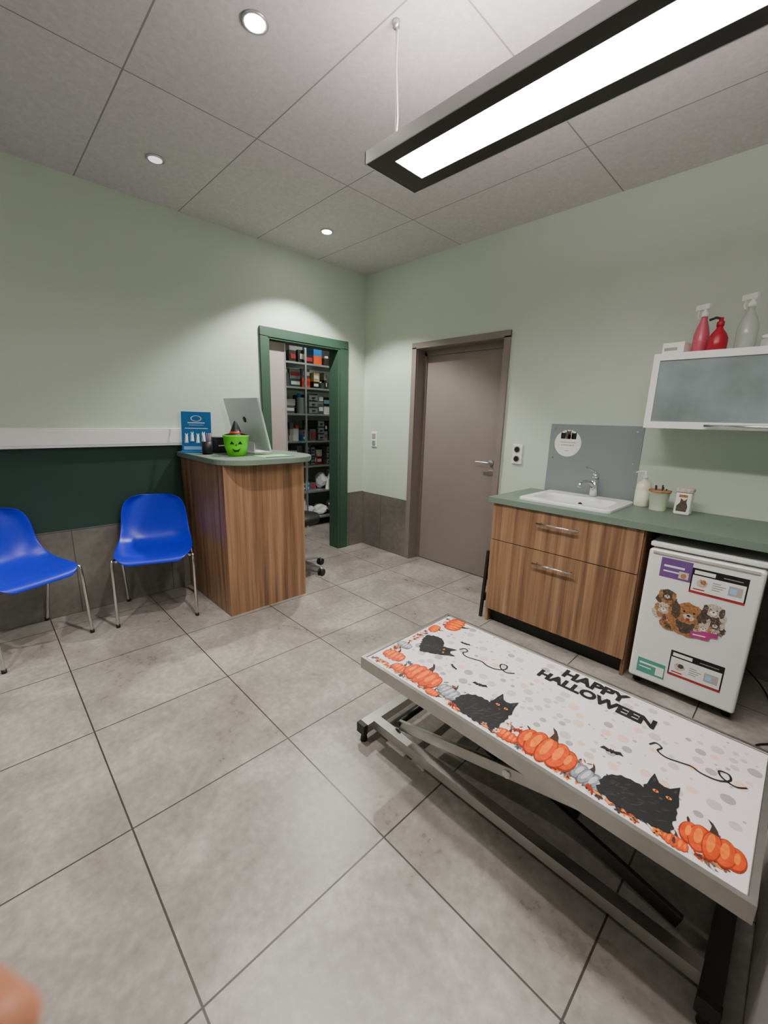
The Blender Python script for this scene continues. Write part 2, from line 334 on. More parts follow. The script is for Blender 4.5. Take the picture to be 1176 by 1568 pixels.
o=a.done('print',g); o.data.transform(T)
box('base_tray',-.105,.105,-.05,.01,0,.012,'bluecard',g)
g=group('halloween_bucket',(.52,-1.66,1.085))
lathe('bucket',[(.052,0),(.060,.004),(.078,.06),(.085,.13),(.090,.135),(.090,.145),(.084,.145),(.080,.12),(.055,.01)],(0,0,0),'lime',g)
a=Acc()
def onb(ang,z,w,h,tri):
    r=.064+.165*z+.004 if z<.13 else .09
    c=Vector((r*math.cos(ang),r*math.sin(ang),z)); t=Vector((-math.sin(ang),math.cos(ang),0)); u=Vector((.17*math.cos(ang),.17*math.sin(ang),1)).normalized()
    c+=Vector((math.cos(ang),math.sin(ang),0))*.001
    if tri: a.poly([tuple(c-t*w),tuple(c+t*w),tuple(c+u*h)],'black')
    else: a.poly([tuple(c-t*w+u*h),tuple(c-t*w*.5-u*h),tuple(c+t*w*.5-u*h),tuple(c+t*w+u*h),tuple(c+t*w*.3),tuple(c-t*w*.3)],'black')
ca=math.radians(-26)
onb(ca-.32,.085,.016,.022,True); onb(ca+.32,.085,.016,.022,True); onb(ca,.075,.007,.012,True); onb(ca,.045,.03,.013,False)
a.done('face',g)
lathe('witch_hat',[(.078,.140),(.080,.146),(.042,.156),(.028,.19),(.010,.235),(.001,.245)],(0,0,0),'catblk',g)
lathe('hat_band',[(.041,.155),(.043,.157),(.038,.168),(.035,.168)],(0,0,0),'orange',g)
g=group('pen_holder',(.33,-1.79,1.085)); lathe('cup',[(.035,0),(.036,.09),(.032,.09),(.031,.01)],(0,0,0),'black',g)
for i,(x,y,m) in enumerate([(.01,.01,'orange3'),(-.01,.012,'bluecard'),(.0,-.015,'dotgray'),(.015,-.005,'red')]): cyl('pen_%d'%i,(x,y,.012),(x*2,y*2,.15),.004,m,g)
g=group('label_printer',(.20,-1.655,1.085),.1); box('body',-.06,.06,-.05,.05,0,.10,'black',g,bev=.01); box('lid',-.05,.05,-.04,.04,.10,.115,'dksteel',g,bev=.005); box('label_slot',.055,.062,-.03,.03,.05,.058,'white',g)
g=group('green_desk_pad',(.67,-1.45,1.085),.0); box('sheet',-.08,.08,-.12,.12,0,.003,'mintpad',g,bev=.001); box('pen_tray',.08,.09,-.11,.11,0,.006,'grncount',g)
# ---------------------------------------------------------------- closet
g=group('storage_rack',(-1.1,-.1,0))
for x in (-.2,.2):
    for y in (-1.0,-.02,1.0): box('post_%d_%d'%(x*10,y*10),x-.012,x+.012,y-.012,y+.012,0,2.3,'alu',g)
SZ=[.10,.44,.76,1.06,1.38,1.68,1.95]
for i,z in enumerate(SZ): box('shelf_%d'%i,-.21,.21,-1.02,1.02,z,z+.02,'alu',g)
a=Acc(); cols=['white','bin','bin','bin','paper','dotgray','bin','mauve','paper','yellow','gray','dotlt','bin','redink','white','bluecard','gray','black']
for i,z in enumerate(SZ):
    y=-.98
    top=(SZ[i+1] if i<len(SZ)-1 else 2.3)-z-.05
    while y<.93:
        w=random.uniform(.05,.17); h=random.uniform(.35,.95)*top; m=random.choice(cols)
        if i>=5: m=random.choice(['orangebox','dkgreen','brown','orangebox','black','orange3','bin'])
        y1=min(y+w,.96); rt=random.uniform(-.12,.12)
        if i==0 or (i==1 and random.random()<.4):
            a.lump(.08,(y+y1)/2+.01,z+.02,.09,w*.55+.01,h*.45,random.choice(['bag','bag','paper','black']))
        elif random.random()<.3:
            a.cyl(random.uniform(.05,.14),y+w/2,z+.02,z+.02+h*.8,min(w*.4,.05),m); a.cyl(.1,y+w/2,z+.02+h*.8,z+.02+h,min(w*.2,.025),random.choice(['white','redink','bluecard']))
        elif random.random()<.5 and i in (2,3,4):
            nn=3; hh=top*.9/nn
            for q in range(nn):
                a.box(-.17,.17,y+.005,y1-.005,z+.022+q*hh,z+.018+(q+1)*hh,'bin'); a.box(.17,.178,y+.012,y1-.012,z+.03+q*hh,z+.012+(q+1)*hh,'gray'); a.box(.178,.19,(y+y1)/2-.02,(y+y1)/2+.02,z+.02+(q+.5)*hh-.006,z+.02+(q+.5)*hh+.006,'black')
        else:
            xo=random.uniform(.0,.08); zz=z+.02
            for q in range(random.choice([1,2,2,3])):
                hq=h*random.uniform(.4,.7) if q else h*.55
                if zz+hq>z+top+.03: break
                a.box(-.12,.17-xo,y+.008,y1-.008,zz,zz+hq,m,rt)
                if random.random()<.7: a.box(.172-xo,.176-xo,y+.02,y1-.02,zz+hq*.3,zz+hq*.7,random.choice(['paper','ltblue','redink','paper']))
                zz+=hq+.001; m=random.choice(cols); rt=random.uniform(-.12,.12)
        y+=w+.004
a.done('stored_supplies',g)
# ---------------------------------------------------------------- base cabinet, worktop, sink
g=group('sink_base_cabinet',(2.40,-.3,0)); X=lambda x:x-2.40; Y=lambda y:y+.3
a=Acc()
a.box(X(1.96),X(1.978),Y(-.565),Y(-.012),0,.85,'wood'); a.box(X(2.83),X(2.848),Y(-.565),Y(-.012),0,.85,'wood')
a.box(X(1.978),X(2.83),Y(-.565),Y(-.012),.10,.118,'wood'); a.box(X(1.978),X(2.83),Y(-.03),Y(-.012),.118,.85,'wood')
a.done('carcass',g)
box('toe_kick',X(1.978),X(2.83),Y(-.52),Y(-.50),0,.10,'black',g)
box('drawer_front_top',X(1.966),X(2.842),Y(-.585),Y(-.566),.605,.845,'wood',g,bev=.001)
box('drawer_front_bottom',X(1.966),X(2.842),Y(-.585),Y(-.566),.105,.600,'wood',g,bev=.001)
for i,z in enumerate((.775,.52)):
    cyl('handle_%d'%i,(X(2.28),Y(-.615),z),(X(2.53),Y(-.615),z),.006,'chrome',g)
    for x in (2.30,2.51): cyl('handle_post_%d_%d'%(i,x*100),(X(x),Y(-.585),z),(X(x),Y(-.615),z),.005,'chrome',g)
g=group('worktop',(3.1,-.3,.85)); X=lambda x:x-3.1
a=Acc(); sx0,sx1,sy0,sy1=2.14,2.60,-.45,-.13
zb,zt=0,.036
a.box(X(1.93),X(sx0),Y(-.60),Y(-.002),zb,zt,'grncount'); a.box(X(sx1),X(4.29),Y(-.60),Y(-.002),zb,zt,'grncount')
a.box(X(sx0),X(sx1),Y(-.60),Y(sy0),zb,zt,'grncount'); a.box(X(sx0),X(sx1),Y(sy1),Y(-.002),zb,zt,'grncount'); a.done('slab',g)
g=group('kitchen_sink',(2.37,-.28,.886))
bm=bmesh.new()
def rr(x0,x1,y0,y1,r,z,n=5):
    o=[]
    for cx,cy,a0 in ((x1-r,y1-r,0),(x0+r,y1-r,90),(x0+r,y0+r,180),(x1-r,y0+r,270)):
        o+=[(cx+r*math.cos(math.radians(a0+90*i/n)),cy+r*math.sin(math.radians(a0+90*i/n)),z) for i in range(n+1)]
    return o
rings=[rr(-.275,.275,-.235,.225,.03,.0005),rr(-.275,.275,-.235,.225,.03,.014),rr(-.268,.268,-.228,.218,.03,.018),rr(-.225,.225,-.17,.10,.05,.018),rr(-.215,.215,-.16,.09,.05,.004),rr(-.20,.20,-.14,.07,.06,-.12),rr(-.16,.16,-.10,.04,.05,-.14)]
rv=[[bm.verts.new(p) for p in r] for r in rings]
for A,B in zip(rv,rv[1:]):
    for i in range(len(A)): bm.faces.new((A[i],A[(i+1)%len(A)],B[(i+1)%len(B)],B[i]))
bm.faces.new(rv[-1]); fin(bm,'basin','whitegloss',g,False)
cyl('drain',(0,-.03,-.139),(0,-.03,-.136),.04,'chrome',g)
cyl('overflow',(0,.083,-.03),(0,.077,-.03),.014,'black',g)
g=group('mixer_tap',(2.41,-.105,.904))
cyl('body',(0,0,0),(0,0,.12),.024,'chrome',g); cyl('cap',(0,0,.12),(0,0,.155),.023,'chrome',g,r2=.019)
tube('spout',smoothpts([(0,0,.07),(-.02,-.06,.10),(-.04,-.12,.095),(-.045,-.135,.07)]),.013,'chrome',g)
tube('lever',[(0,0,.155),(-.01,.0,.165),(-.03,-.09,.195)],.006,'chrome',g)
g=group('splashback_panel',(2.33,0,1.13)); box('panel',-.295,.295,-.008,0,-.24,.235,'gray',g,bev=.001)
for i,(x,z) in enumerate([(-.26,.2),(.26,.2),(-.26,0),(.26,0)]): cyl('screw_%d'%i,(x,-.008,z),(x,-.0105,z),.006,'chrome',g,seg=10)
g=group('round_wall_sticker',(2.165,-.0085,1.235)); cyl('disc',(0,0,0),(0,-.0008,0),.092,'paper',g,seg=40)
def TX(x,y,z): return Matrix.Translation((x,y,z))@Matrix.Rotation(math.pi/2,4,'X')
text('line_1','Nos amis les chats',.014,TX(0,-.0012,.008),'redink',g); text('line_2','ne boivent pas ici',.013,TX(0,-.0012,-.012),'black',g); text('line_3','merci',.013,TX(0,-.0012,-.05),'redink',g)
a=Acc()
for x,h,m in ((-.035,.05,'catblk'),(.0,.065,'pupgrey'),(.038,.05,'catblk'),(.015,.035,'pupwhite')):
    a.poly([(x-.016,-.0014,.03),(x+.016,-.0014,.03),(x+.018,-.0014,.03+h*.6),(x+.014,-.0014,.03+h),(x+.008,-.0014,.03+h*.82),(x-.008,-.0014,.03+h*.82),(x-.014,-.0014,.03+h),(x-.018,-.0014,.03+h*.6)],m)
a.done('pet_print',g)
zc=.886
g=group('soap_dispenser',(2.69,-.095,zc))
lathe('bottle',[(.038,0),(.040,.01),(.040,.12),(.032,.145),(.014,.155),(.013,.17)],(0,0,0),'cream',g)
lathe('label',[(.0405,.03),(.0407,.031),(.0407,.10),(.0405,.10)],(0,0,0),'palegreen',g)
lathe('pump_collar',[(.016,.17),(.016,.185),(.006,.187),(.006,.215)],(0,0,0),'white',g); tube('pump_spout',[(0,0,.212),(-.02,-.012,.214),(-.045,-.025,.205)],.005,'white',g)
g=group('utensil_pot',(2.792,-.155,zc))
lathe('pot',[(.040,0),(.042,.005),(.052,.11),(.056,.112),(.056,.12),(.050,.12),(.048,.10),(.036,.01)],(0,0,0),'palegreen',g)
lathe('rim_band',[(.0565,.110),(.0585,.112),(.0585,.119),(.0565,.12)],(0,0,0),'tan',g)
for i in range(5): cyl('stick_%d'%i,(.02*math.cos(i*1.3),.02*math.sin(i*1.3),.02),(.03*math.cos(i*1.3),.03*math.sin(i*1.3),.13+.006*i),.004,'brown',g)
g=group('treat_jar',(2.915,-.16,zc))
box('jar',-.038,.038,-.038,.038,0,.125,'paper',g,bev=.01,seg=3); box('lid',-.04,.04,-.04,.04,.126,.148,'pupwhite',g,bev=.006)
a=Acc(); a.poly([(-.026,-.0385,.02),(.022,-.0385,.02),(.026,-.0385,.05),(.018,-.0385,.075),(.02,-.0385,.095),(.006,-.0385,.082),(-.010,-.0385,.095),(-.012,-.0385,.07),(-.026,-.0385,.05)],'pupgrey'); a.box(-.02,.02,-.039,-.0383,.10,.115,'tan'); a.done('dog_print',g)
# ---------------------------------------------------------------- wall cabinet
g=group('wall_cabinet',(3.20,-.17,1.36))
a=Acc()
a.box(-.5,-.482,-.155,.168,0,.38,'whitegloss'); a.box(.482,.5,-.155,.168,0,.38,'whitegloss'); a.box(-.482,.482,-.155,.168,0,.018,'whitegloss'); a.box(-.482,.482,-.155,.168,.362,.38,'whitegloss'); a.box(-.482,.482,.15,.168,.018,.362,'white'); a.done('carcass',g)
a=Acc(); a.box(-.5,.5,-.18,-.158,0,.035,'whitegloss'); a.box(-.5,.5,-.18,-.158,.345,.38,'whitegloss'); a.box(-.5,-.47,-.18,-.158,.035,.345,'whitegloss'); a.box(.47,.5,-.18,-.158,.035,.345,'whitegloss'); a.done('flap_frame',g)
box('frosted_pane',-.47,.47,-.172,-.165,.035,.345,'frost',g)
cyl('handle',(-.23,-.20,.018),(.23,-.20,.018),.006,'chrome',g)
for x in (-.2,.2): cyl('handle_post_%d'%(x*10),(x,-.18,.018),(x,-.20,.018),.004,'chrome',g)
zt=1.74
def spray(name,x,y,m,h=.15,r=.036,red=False):
    g=group(name,(x,y,zt),-.5)
    lathe('bottle',[(r*.9,0),(r,.008),(r,h*.55),(r*.75,h*.75),(.014,h*.95),(.013,h+.01)],(0,0,0),m,g)
    lathe('collar',[(.016,h+.005),(.016,h+.025),(.010,h+.03),(.009,h+.045)],(0,0,0),'white' if not red else 'red',g)
    if red: tube('pump',[(0,0,h+.04),(-.02,-.01,h+.048),(-.045,-.02,h+.04)],.006,'black',g)
    else:
        box('trigger_head',-.05,.022,-.010,.010,h+.04,h+.068,'white',g,bev=.004); tube('trigger',[(-.03,0,h+.045),(-.038,0,h+.02),(-.03,0,h)],.004,'white',g)
spray('spray_bottle',2.862,-.20,'pink',.18,.034)
spray('pump_bottle',2.94,-.24,'red',.12,.042,True)
spray('spray_bottle.001',3.045,-.20,'clear',.20,.042)
g=group('small_jar',(3.135,-.22,zt)); lathe('jar',[(.03,0),(.032,.005),(.032,.045),(.025,.05)],(0,0,0),'clear',g); lathe('lid',[(.028,.05),(.028,.065),(.02,.067)],(0,0,0),'white',g)
g=group('glove_box',(2.77,-.24,zt),-.1); box('carton',-.05,.05,-.05,.05,0,.06,'paper',g,bev=.002); box('opening',-.03,.03,-.02,.02,.06,.0612,'ltblue',g); box('print',-.04,.02,-.0508,-.05,.02,.035,'dotgray',g)
# ---------------------------------------------------------------- fridge
g=group('mini_fridge',(3.105,-.30,0)); X=lambda x:x-3.105; Y=lambda y:y+.30
box('body',X(2.885),X(3.325),Y(-.54),Y(-.06),.035,.775,'whitegloss',g,bev=.008)
box('top_lid',X(2.878),X(3.332),Y(-.585),Y(-.05),.775,.80,'whitegloss',g,bev=.008,seg=3)
box('door',X(2.88),X(3.33),Y(-.60),Y(-.545),.05,.765,'whitegloss',g,bev=.014,seg=4)
box('door_grip',X(2.90),X(3.31),Y(-.606),Y(-.598),.745,.76,'dotlt',g,bev=.003)
for x in (2.91,3.30):
    for y in (-.53,-.10): cyl('foot_%d_%d'%(x*100,-y*100),(X(x),Y(y),0),(X(x),Y(y),.036),.018,'black',g)
a=Acc(); fy=Y(-.6005)
def card(x0,x1,z0,z1,m,k=1,tilt=0):
    cx,cz=(x0+x1)/2,(z0+z1)/2; p=[]
    for x,z in ((x0,z0),(x1,z0),(x1,z1),(x0,z1)):
        u,v=x-cx,z-cz; p.append((X(cx+u*math.cos(tilt)-v*math.sin(tilt)),fy-.0004*k,cz+u*math.sin(tilt)+v*math.cos(tilt)))
    a.poly(p,m)
def fur(cx,cz,rx,rz,m,k,j=.12,n=26):
    a.poly([(X(cx+rx*(1+random.uniform(-j,j))*math.cos(i*2*math.pi/n)),fy-.0004*k,cz+rz*(1+random.uniform(-j,j))*math.sin(i*2*math.pi/n)) for i in range(n)],m)
def strands(cx,cz,rx,rz,ms,k,n):
    for i in range(n):
        an=random.uniform(0,2*math.pi); q=math.sqrt(random.random()); x=cx+rx*q*math.cos(an); z=cz+rz*q*math.sin(an); d=math.atan2(z-cz,x-cx)+random.uniform(-.4,.4); L=random.uniform(.006,.013); w=.0011
        dx,dz=math.cos(d),math.sin(d); a.poly([(X(x-dz*w),fy-.0004*k,z+dx*w),(X(x+dz*w),fy-.0004*k,z-dx*w),(X(x+dx*L),fy-.0004*k,z+dz*L-.003)],random.choice(ms))
card(2.94,3.07,.635,.735,'purple'); card(2.955,3.04,.69,.70,'paper',2); card(2.955,3.02,.665,.672,'paper',2); card(3.02,3.06,.645,.68,'pupwhite',2); fur(3.04,.66,.012,.012,'tan',3)
for q,(x0,x1,z0,z1) in enumerate(((3.07,3.28,.59,.715),(3.05,3.265,.135,.27))):
    card(x0,x1,z0,z1,'black',1); card(x0+.006,x1-.006,z0+.012,z1-.035,'paper',2); card(x0+.01,x0+.09,z1-.028,z1-.01,'paper',2)
    card(x0+.12,x1-.02,z1-.022,z1-.018,'dotgray',2)
    fur(x0+.045,z0+.055,.022,.02,'pupwhite',3); fur(x0+.05,z0+.062,.012,.012,'pupgrey' if q else 'tan',3.5); 
    for r in range(4): card(x0+.085,x0+.085+.03+.01*(r%3),z0+.035+.011*r,z0+.039+.011*r,'dotgray',3)
    card(x0+.145,x1-.015,z0+.03,z0+.075,'dotlt',3); card(x0+.15,x0+.175,z0+.04,z0+.065,'ltblue',3.5)
    card(x0+.015,x0+.06,z0+.02,z0+.026,'redink',3); card(x0,x1,z0,z0+.01,'redink',2)
def pup(cx,cz,r,c1,c2,k,up=0):
    fur(cx,cz-.7*r,r*1.15,r*.9,c1,k,.1); fur(cx,cz-.75*r,r*.6,r*.7,c2,k+.15,.15); strands(cx,cz-.7*r,r*1.05,r*.85,[c1,c2,c1],k+.2,50)
    fur(cx,cz,r*.80,r*.72,c1,k+.3,.09)
    fur(cx-r*.72,cz-.05*r,r*.24,r*.55,c2,k+.45,.2,16); fur(cx+r*.72,cz-.05*r,r*.24,r*.55,c2,k+.45,.2,16)
    strands(cx,cz,r*.85,r*.75,[c1,c2,c1,'brown'],k+.5,60)
    fur(cx,cz-r*.26,r*.3,r*.24,'pupwhite' if c1!='pupwhite' else 'paper',k+.6,.15,16)
    for s in (-1,1): fur(cx+s*r*.27,cz+r*.08,r*.07,r*.06,'black',k+.7,.1,10)
    fur(cx,cz-r*.16,r*.10,r*.07,'black',k+.7,.1,10)
    if up: fur(cx,cz-r*.42,r*.12,r*.09,'redink',k+.7,.1,10)
pup(2.992,.548,.040,'pupgrey','tan',2); pup(2.985,.475,.040,'pupwhite','tan',3.5); pup(3.18,.528,.044,'pupwhite','pupgrey',2.2); pup(3.195,.465,.036,'pupgrey','pupwhite',4); pup(3.02,.425,.036,'tan','pupgrey',5); pup(3.09,.482,.074,'tan','pupgrey',6.5,1); pup(3.155,.43,.034,'pupwhite','tan',8)
card(3.11,3.185,.372,.405,'magenta',10,.1); card(3.15,3.215,.395,.418,'magenta',10.5,.1); card(3.12,3.17,.385,.391,'paper',11,.1)
card(2.915,3.04,.09,.17,'teal'); card(2.925,3.0,.14,.15,'paper',2); card(2.925,2.98,.12,.126,'paper',2); card(3.0,3.035,.10,.15,'paper',2)
a.done('magnets_and_cards',g)
tube('power_cable',smoothpts([(X(3.30),Y(-.10),.10),(X(3.42),Y(-.20),.03),(X(3.50),Y(-.55),.006),(X(3.42),Y(-.72),.006),(X(3.50),Y(-.95),.006)]),.004,'black',g)
g=group('folded_step_stool',(1.910,-.35,0),0)
T=Matrix.Rotation(math.radians(2.5),4,'Y')
box('side_rail_front',-.012,.008,-.20,-.18,0,.50,'black',g,bev=.002,rot=T); box('side_rail_rear',-.012,.008,.06,.08,0,.50,'black',g,bev=.002,rot=T)
for i,z in enumerate((.12,.28,.44)): box('tread_%d'%i,-.010,.006,-.18,.06,z,z+.05,'dksteel',g,rot=T)
g=group('storage_cabinet',(3.78,-1.85,0))
box('carcass',-.27,.3,-.6,.6,.04,.88,'gray',g,bev=.003); box('plinth',-.25,.28,-.58,.58,0,.04,'black',g)
for i in (0,1):
    box('door_leaf_%d'%i,-.29,-.27,-.597+.6*i,-.003+.6*i,.05,.875,'dotgray',g,bev=.002); cyl('pull_%d'%i,(-.305,-.06+.12*i,.55),(-.305,-.06+.12*i,.70),.005,'chrome',g)
# ---------------------------------------------------------------- blue chairs
def chair(name,x,y,ang):
    g=group(name,(x,y,0),ang)
    prof=[(.235,.415,.150),(.225,.438,.190),(.19,.452,.218),(.12,.448,.232),(.03,.440,.238),(-.06,.438,.236),(-.13,.450,.230),(-.175,.485,.222),(-.20,.54,.216),(-.217,.61,.214),(-.233,.68,.208),(-.248,.74,.192),(-.257,.775,.160),(-.262,.79,.11)]
    bm=bmesh.new(); rows=[]; n=13
    for i,(px,pz,hw) in enumerate(prof):
        row=[]
        t=i/(len(prof)-1)
        for j in range(n):
            s=-1+2*j/(n-1); a4=abs(s)**3
            seat=max(0,1-abs(t-.33)/.33); back=max(0,min(1,(t-.5)/.25)); bend=max(0,1-abs(t-.5)/.2)
            row.append(bm.verts.new((px+a4*(.055*back+.05*bend),s*hw,pz+a4*(.022*seat+.035*bend))))
        rows.append(row)
    for A,B in zip(rows,rows[1:]):
        for j in range(n-1): bm.faces.new((A[j],A[j+1],B[j+1],B[j]))
    o=fin(bm,'shell',['blue'],g,True)
    so=o.modifiers.new('s','SOLIDIFY'); so.thickness=.008; so.offset=0
    su=o.modifiers.new('u','SUBSURF'); su.levels=2; su.render_levels=2
    for sy,nm in ((1,'left'),(-1,'right')):
        tube('front_leg_'+nm,smoothpts([(.205,sy*.235,0),(.19,sy*.235,.25),(.175,sy*.235,.42),(.15,sy*.225,.436),(.10,sy*.17,.425)],5),.0095,'chrome',g)
        tube('rear_leg_'+nm,smoothpts([(-.215,sy*.225,0),(-.15,sy*.225,.25),(-.10,sy*.222,.42),(-.07,sy*.19,.425)],5),.0095,'chrome',g)
        tube('side_rail_'+nm,[(.15,sy*.215,.428),(-.09,sy*.215,.424)],.009,'chrome',g)
        cyl('glide_f_'+nm,(.206,sy*.235,0),(.205,sy*.235,.02),.012,'black',g); cyl('glide_r_'+nm,(-.216,sy*.225,0),(-.212,sy*.225,.02),.012,'black',g)
    tube('cross_front',[(.10,-.18,.425),(.10,.18,.425)],.009,'chrome',g); tube('cross_rear',[(-.08,-.2,.425),(-.08,.2,.425)],.009,'chrome',g)
chair('blue_shell_chair',.31,-2.185,math.radians(-20))
chair('blue_shell_chair.001',.30,-2.91,math.radians(25))
# ---------------------------------------------------------------- exam table
g=group('examination_table',(2.845,-1.687,0)); ZT=.42; hx,hy=.61,.29
a=Acc()
a.box(-hx,hx,-hy,-hy+.014,ZT-.045,ZT+.004,'steel'); a.box(-hx,hx,hy-.014,hy,ZT-.045,ZT+.004,'steel'); a.box(-hx,-hx+.014,-hy+.014,hy-.014,ZT-.045,ZT+.004,'steel'); a.box(hx-.014,hx,-hy+.014,hy-.014,ZT-.045,ZT+.004,'steel')
a.box(-hx+.014,hx-.014,-hy+.014,hy-.014,ZT-.03,ZT-.006,'steel'); a.done('top_tray',g)
a=Acc()
for y in (-.20,.17): a.box(-.50,.50,y,y+.03,ZT-.085,ZT-.03,'dksteel')
for x in (-.50,.47): a.box(x,x+.03,-.17,.17,ZT-.08,ZT-.03,'dksteel')
a.done('subframe',g)
a=Acc()
for y in (-.22,.18): a.box(-.60,.56,y,y+.04,.05,.09,'steel')
a.box(-.645,-.60,-.27,.27,.045,.085,'steel'); a.box(.56,.605,-.27,.27,.045,.085,'dksteel')
a.done('base_frame',g)
for i,(x,y) in enumerate([(-.622,-.265),(-.622,.265),(.583,-.265),(.583,.265)]):
    box('end_cap_%d'%i,x-.024,x+.024,y-.012,y+.012,.042,.088,'black',g,bev=.003); cyl('foot_%d'%i,(x,y*.96,0),(x,y*.96,.045),.016,'black',g,r2=.010)
for i,y in enumerate((-.185,.185)):
    def bar(nm,xa,za,xb,zb,yy,m):
        L=math.hypot(xb-xa,zb-za); T=Matrix.Translation((xa,yy,za))@Matrix.Rotation(-math.atan2(zb-za,xb-xa),4,'Y')
        box(nm,0,L,-.008,.008,-.022,.022,m,g,bev=.003,rot=T)
    s=.022*(1 if y<0 else -1)
    bar('scissor_a_%d'%i,-.50,.10,.48,.34,y+s,'steel'); bar('scissor_b_%d'%i,.50,.10,-.46,.34,y+2*s,'dksteel')
    cyl('pivot_%d'%i,(0,y+s*.4,.22),(0,y+s*2.8,.22),.014,'chrome',g)
cyl('cross_shaft_low',(-.5,-.18,.11),(-.5,.18,.11),.014,'dksteel',g); cyl('cross_shaft_high',(.44,-.16,.33),(.44,.16,.33),.014,'dksteel',g)
box('motor',.02,.20,-.06,.06,.10,.22,'black',g,bev=.01); cyl('actuator',(.2,0,.16),(.42,0,.30),.022,'dksteel',g); cyl('actuator_rod',(-.3,0,.12),(.05,0,.16),.018,'chrome',g)
box('oilcloth',-hx+.016,hx-.016,-hy+.016,hy-.016,ZT-.0055,ZT,'matwhite',g,bev=.002)
a=Acc(); z0=ZT+.0004
CX,CY=2.845,-1.687
def P(pts,m,k): a.poly([(x-CX,y-CY,z0+k*.00025) for x,y in pts],m)
def E(x,y,rx,ry,m,k,rot=0,n=20):
    c,s=math.cos(rot),math.sin(rot); P([(x+c*rx*math.cos(t)-s*ry*math.sin(t),y+s*rx*math.cos(t)+c*ry*math.sin(t)) for t in [2*math.pi*i/n for i in range(n)]],m,k)
lim=lambda x,y,r:(CX-hx+.02+r<x<CX+hx-.02-r) and (CY-hy+.02+r<y<CY+hy-.02-r)
placed=[]; tries=0
while len(placed)<230 and tries<9000:
    tries+=1; x=random.uniform(2.27,3.42); y=random.uniform(-1.82,-1.42); r=random.choice([.004,.006,.008,.011,.014,.017])
    if not lim(x,y,r) or any(math.hypot(x-px,y-py)<r+pr+.003 for px,py,pr in placed): continue
    placed.append((x,y,r)); E(x,y,r,r,random.choice(['dotgray','dotpeach','dotlt','dotlt']),0,n=18)
def R2(x,y,an,sc,pts): 
    c,s=math.cos(an),math.sin(an); return [(x+sc*(c*u-s*v),y+sc*(s*u+c*v)) for u,v in pts]
kk=[2]
def pumpkin(x,y,s,pal=('orange2','orange','orange3'),an=0):
    k=kk[0]; kk[0]=2+(kk[0]-2+.6)%4
    def e(dx,dy,rx,ry,m,q):
        (cx,cy),=R2(x,y,an,s,[(dx,dy)]); E(cx,cy,rx*s,ry*s,m,k+q,an)
    e(-.62,0,.30,.52,pal[0],0); e(.62,0,.30,.52,pal[0],0.02); e(-.63,.03,.25,.45,pal[1],.05); e(.63,.03,.25,.45,pal[1],.06)
    e(-.34,0,.32,.64,pal[0],.1); e(.34,0,.32,.64,pal[0],.12); e(-.35,.02,.28,.58,pal[1],.15); e(.35,.02,.28,.58,pal[1],.16)
    e(0,0,.27,.69,pal[0],.2); e(0,.01,.235,.63,pal[1],.25)
    e(-.03,.10,.11,.44,pal[2],.3); e(-.38,.10,.12,.36,pal[2],.3); e(.34,.10,.12,.36,pal[2],.3); e(-.66,.08,.08,.26,pal[2],.3); e(.66,.08,.08,.26,pal[2],.3)
    P(R2(x,y,an,s,[(-.14,.55),(.14,.55),(.07,.78),(-.10,1.03),(-.27,1.12),(-.12,.86)]),'brown',k+.4)
def cat(x,y,s,an=0):
    base=[(-.62,-.42),(-.64,-.1),(-.58,.08),(-.46,.2),(-.32,.27),(-.16,.29),(-.02,.28),(0,.42),(.01,.62),(.04,.82),(.16,.62),(.25,.59),(.34,.62),(.47,.80),(.49,.56),(.53,.38),(.52,.2),(.55,.02),(.54,-.2),(.56,-.42),(.3,-.5),(-.3,-.5)]
    pts=[]
    for i,p in enumerate(base):
        q=base[(i+1)%len(base)]; pts.append(p)
        if not 7<=i<=14:
            d=math.hypot(q[0]-p[0],q[1]-p[1]); nn=max(1,int(d/.07))
            for t in range(1,nn):
                f=t/nn; ox,oy=(q[1]-p[1])/d,-(q[0]-p[0])/d; w=(.035 if t%2 else -.015)*random.uniform(.5,1.3)
                pts.append((p[0]+(q[0]-p[0])*f-ox*w,p[1]+(q[1]-p[1])*f-oy*w))
    P(R2(x,y,an,s,pts),'catblk',7)
    for t in range(34):
        u=random.uniform(-.52,.45); v=random.uniform(-.36,.14); (cx,cy),=R2(x,y,an,s,[(u,v)]); E(cx,cy,.07*s,.009*s,'catgrey',7.3,an+random.uniform(.2,1.3),8)
    for u in (.08,.43):
        (cx,cy),=R2(x,y,an,s,[(u,.62)]); E(cx,cy,.025*s,.06*s,'catgrey',7.3,an,8)
    for u in (.16,.37):
        (cx,cy),=R2(x,y,an,s,[(u,.36)]); E(cx,cy,.05*s,.035*s,'orange3',7.4,an,10); E(cx,cy,.014*s,.03*s,'black',7.6,an,8)
    (cx,cy),=R2(x,y,an,s,[(.27,.24)]); E(cx,cy,.03*s,.02*s,'pupgrey',7.4,an,8)
def flora(x,y,w,h,n,kb=.7):
    for i in range(n):
        fx=x+random.uniform(-w,w); fy=y+random.uniform(-h,h)
        if not lim(fx,fy,.012): continue
        m=random.choice(['orange3','leafbr','tan','pupwhite','slate','brown','orange2','orange3','leafbr']); k=kb+random.random()*.6
        an=random.uniform(0,3.1)
        if random.random()<.35:
            for t in range(5): E(fx+.006*math.cos(t*1.257),fy+.006*math.sin(t*1.257),.0055,.0035,m,k,t*1.257,8)
            E(fx,fy,.003,.003,'brown',k+.3,0,8)
        else:
            L=random.uniform(.008,.014); P(R2(fx,fy,an,L,[(-1,0),(-.4,-.3),(.4,-.28),(1,0),(.4,.28),(-.4,.3)]),m,k)
x=2.29
while x<3.43: flora(x,-1.938,.04,.018,12); x+=.05
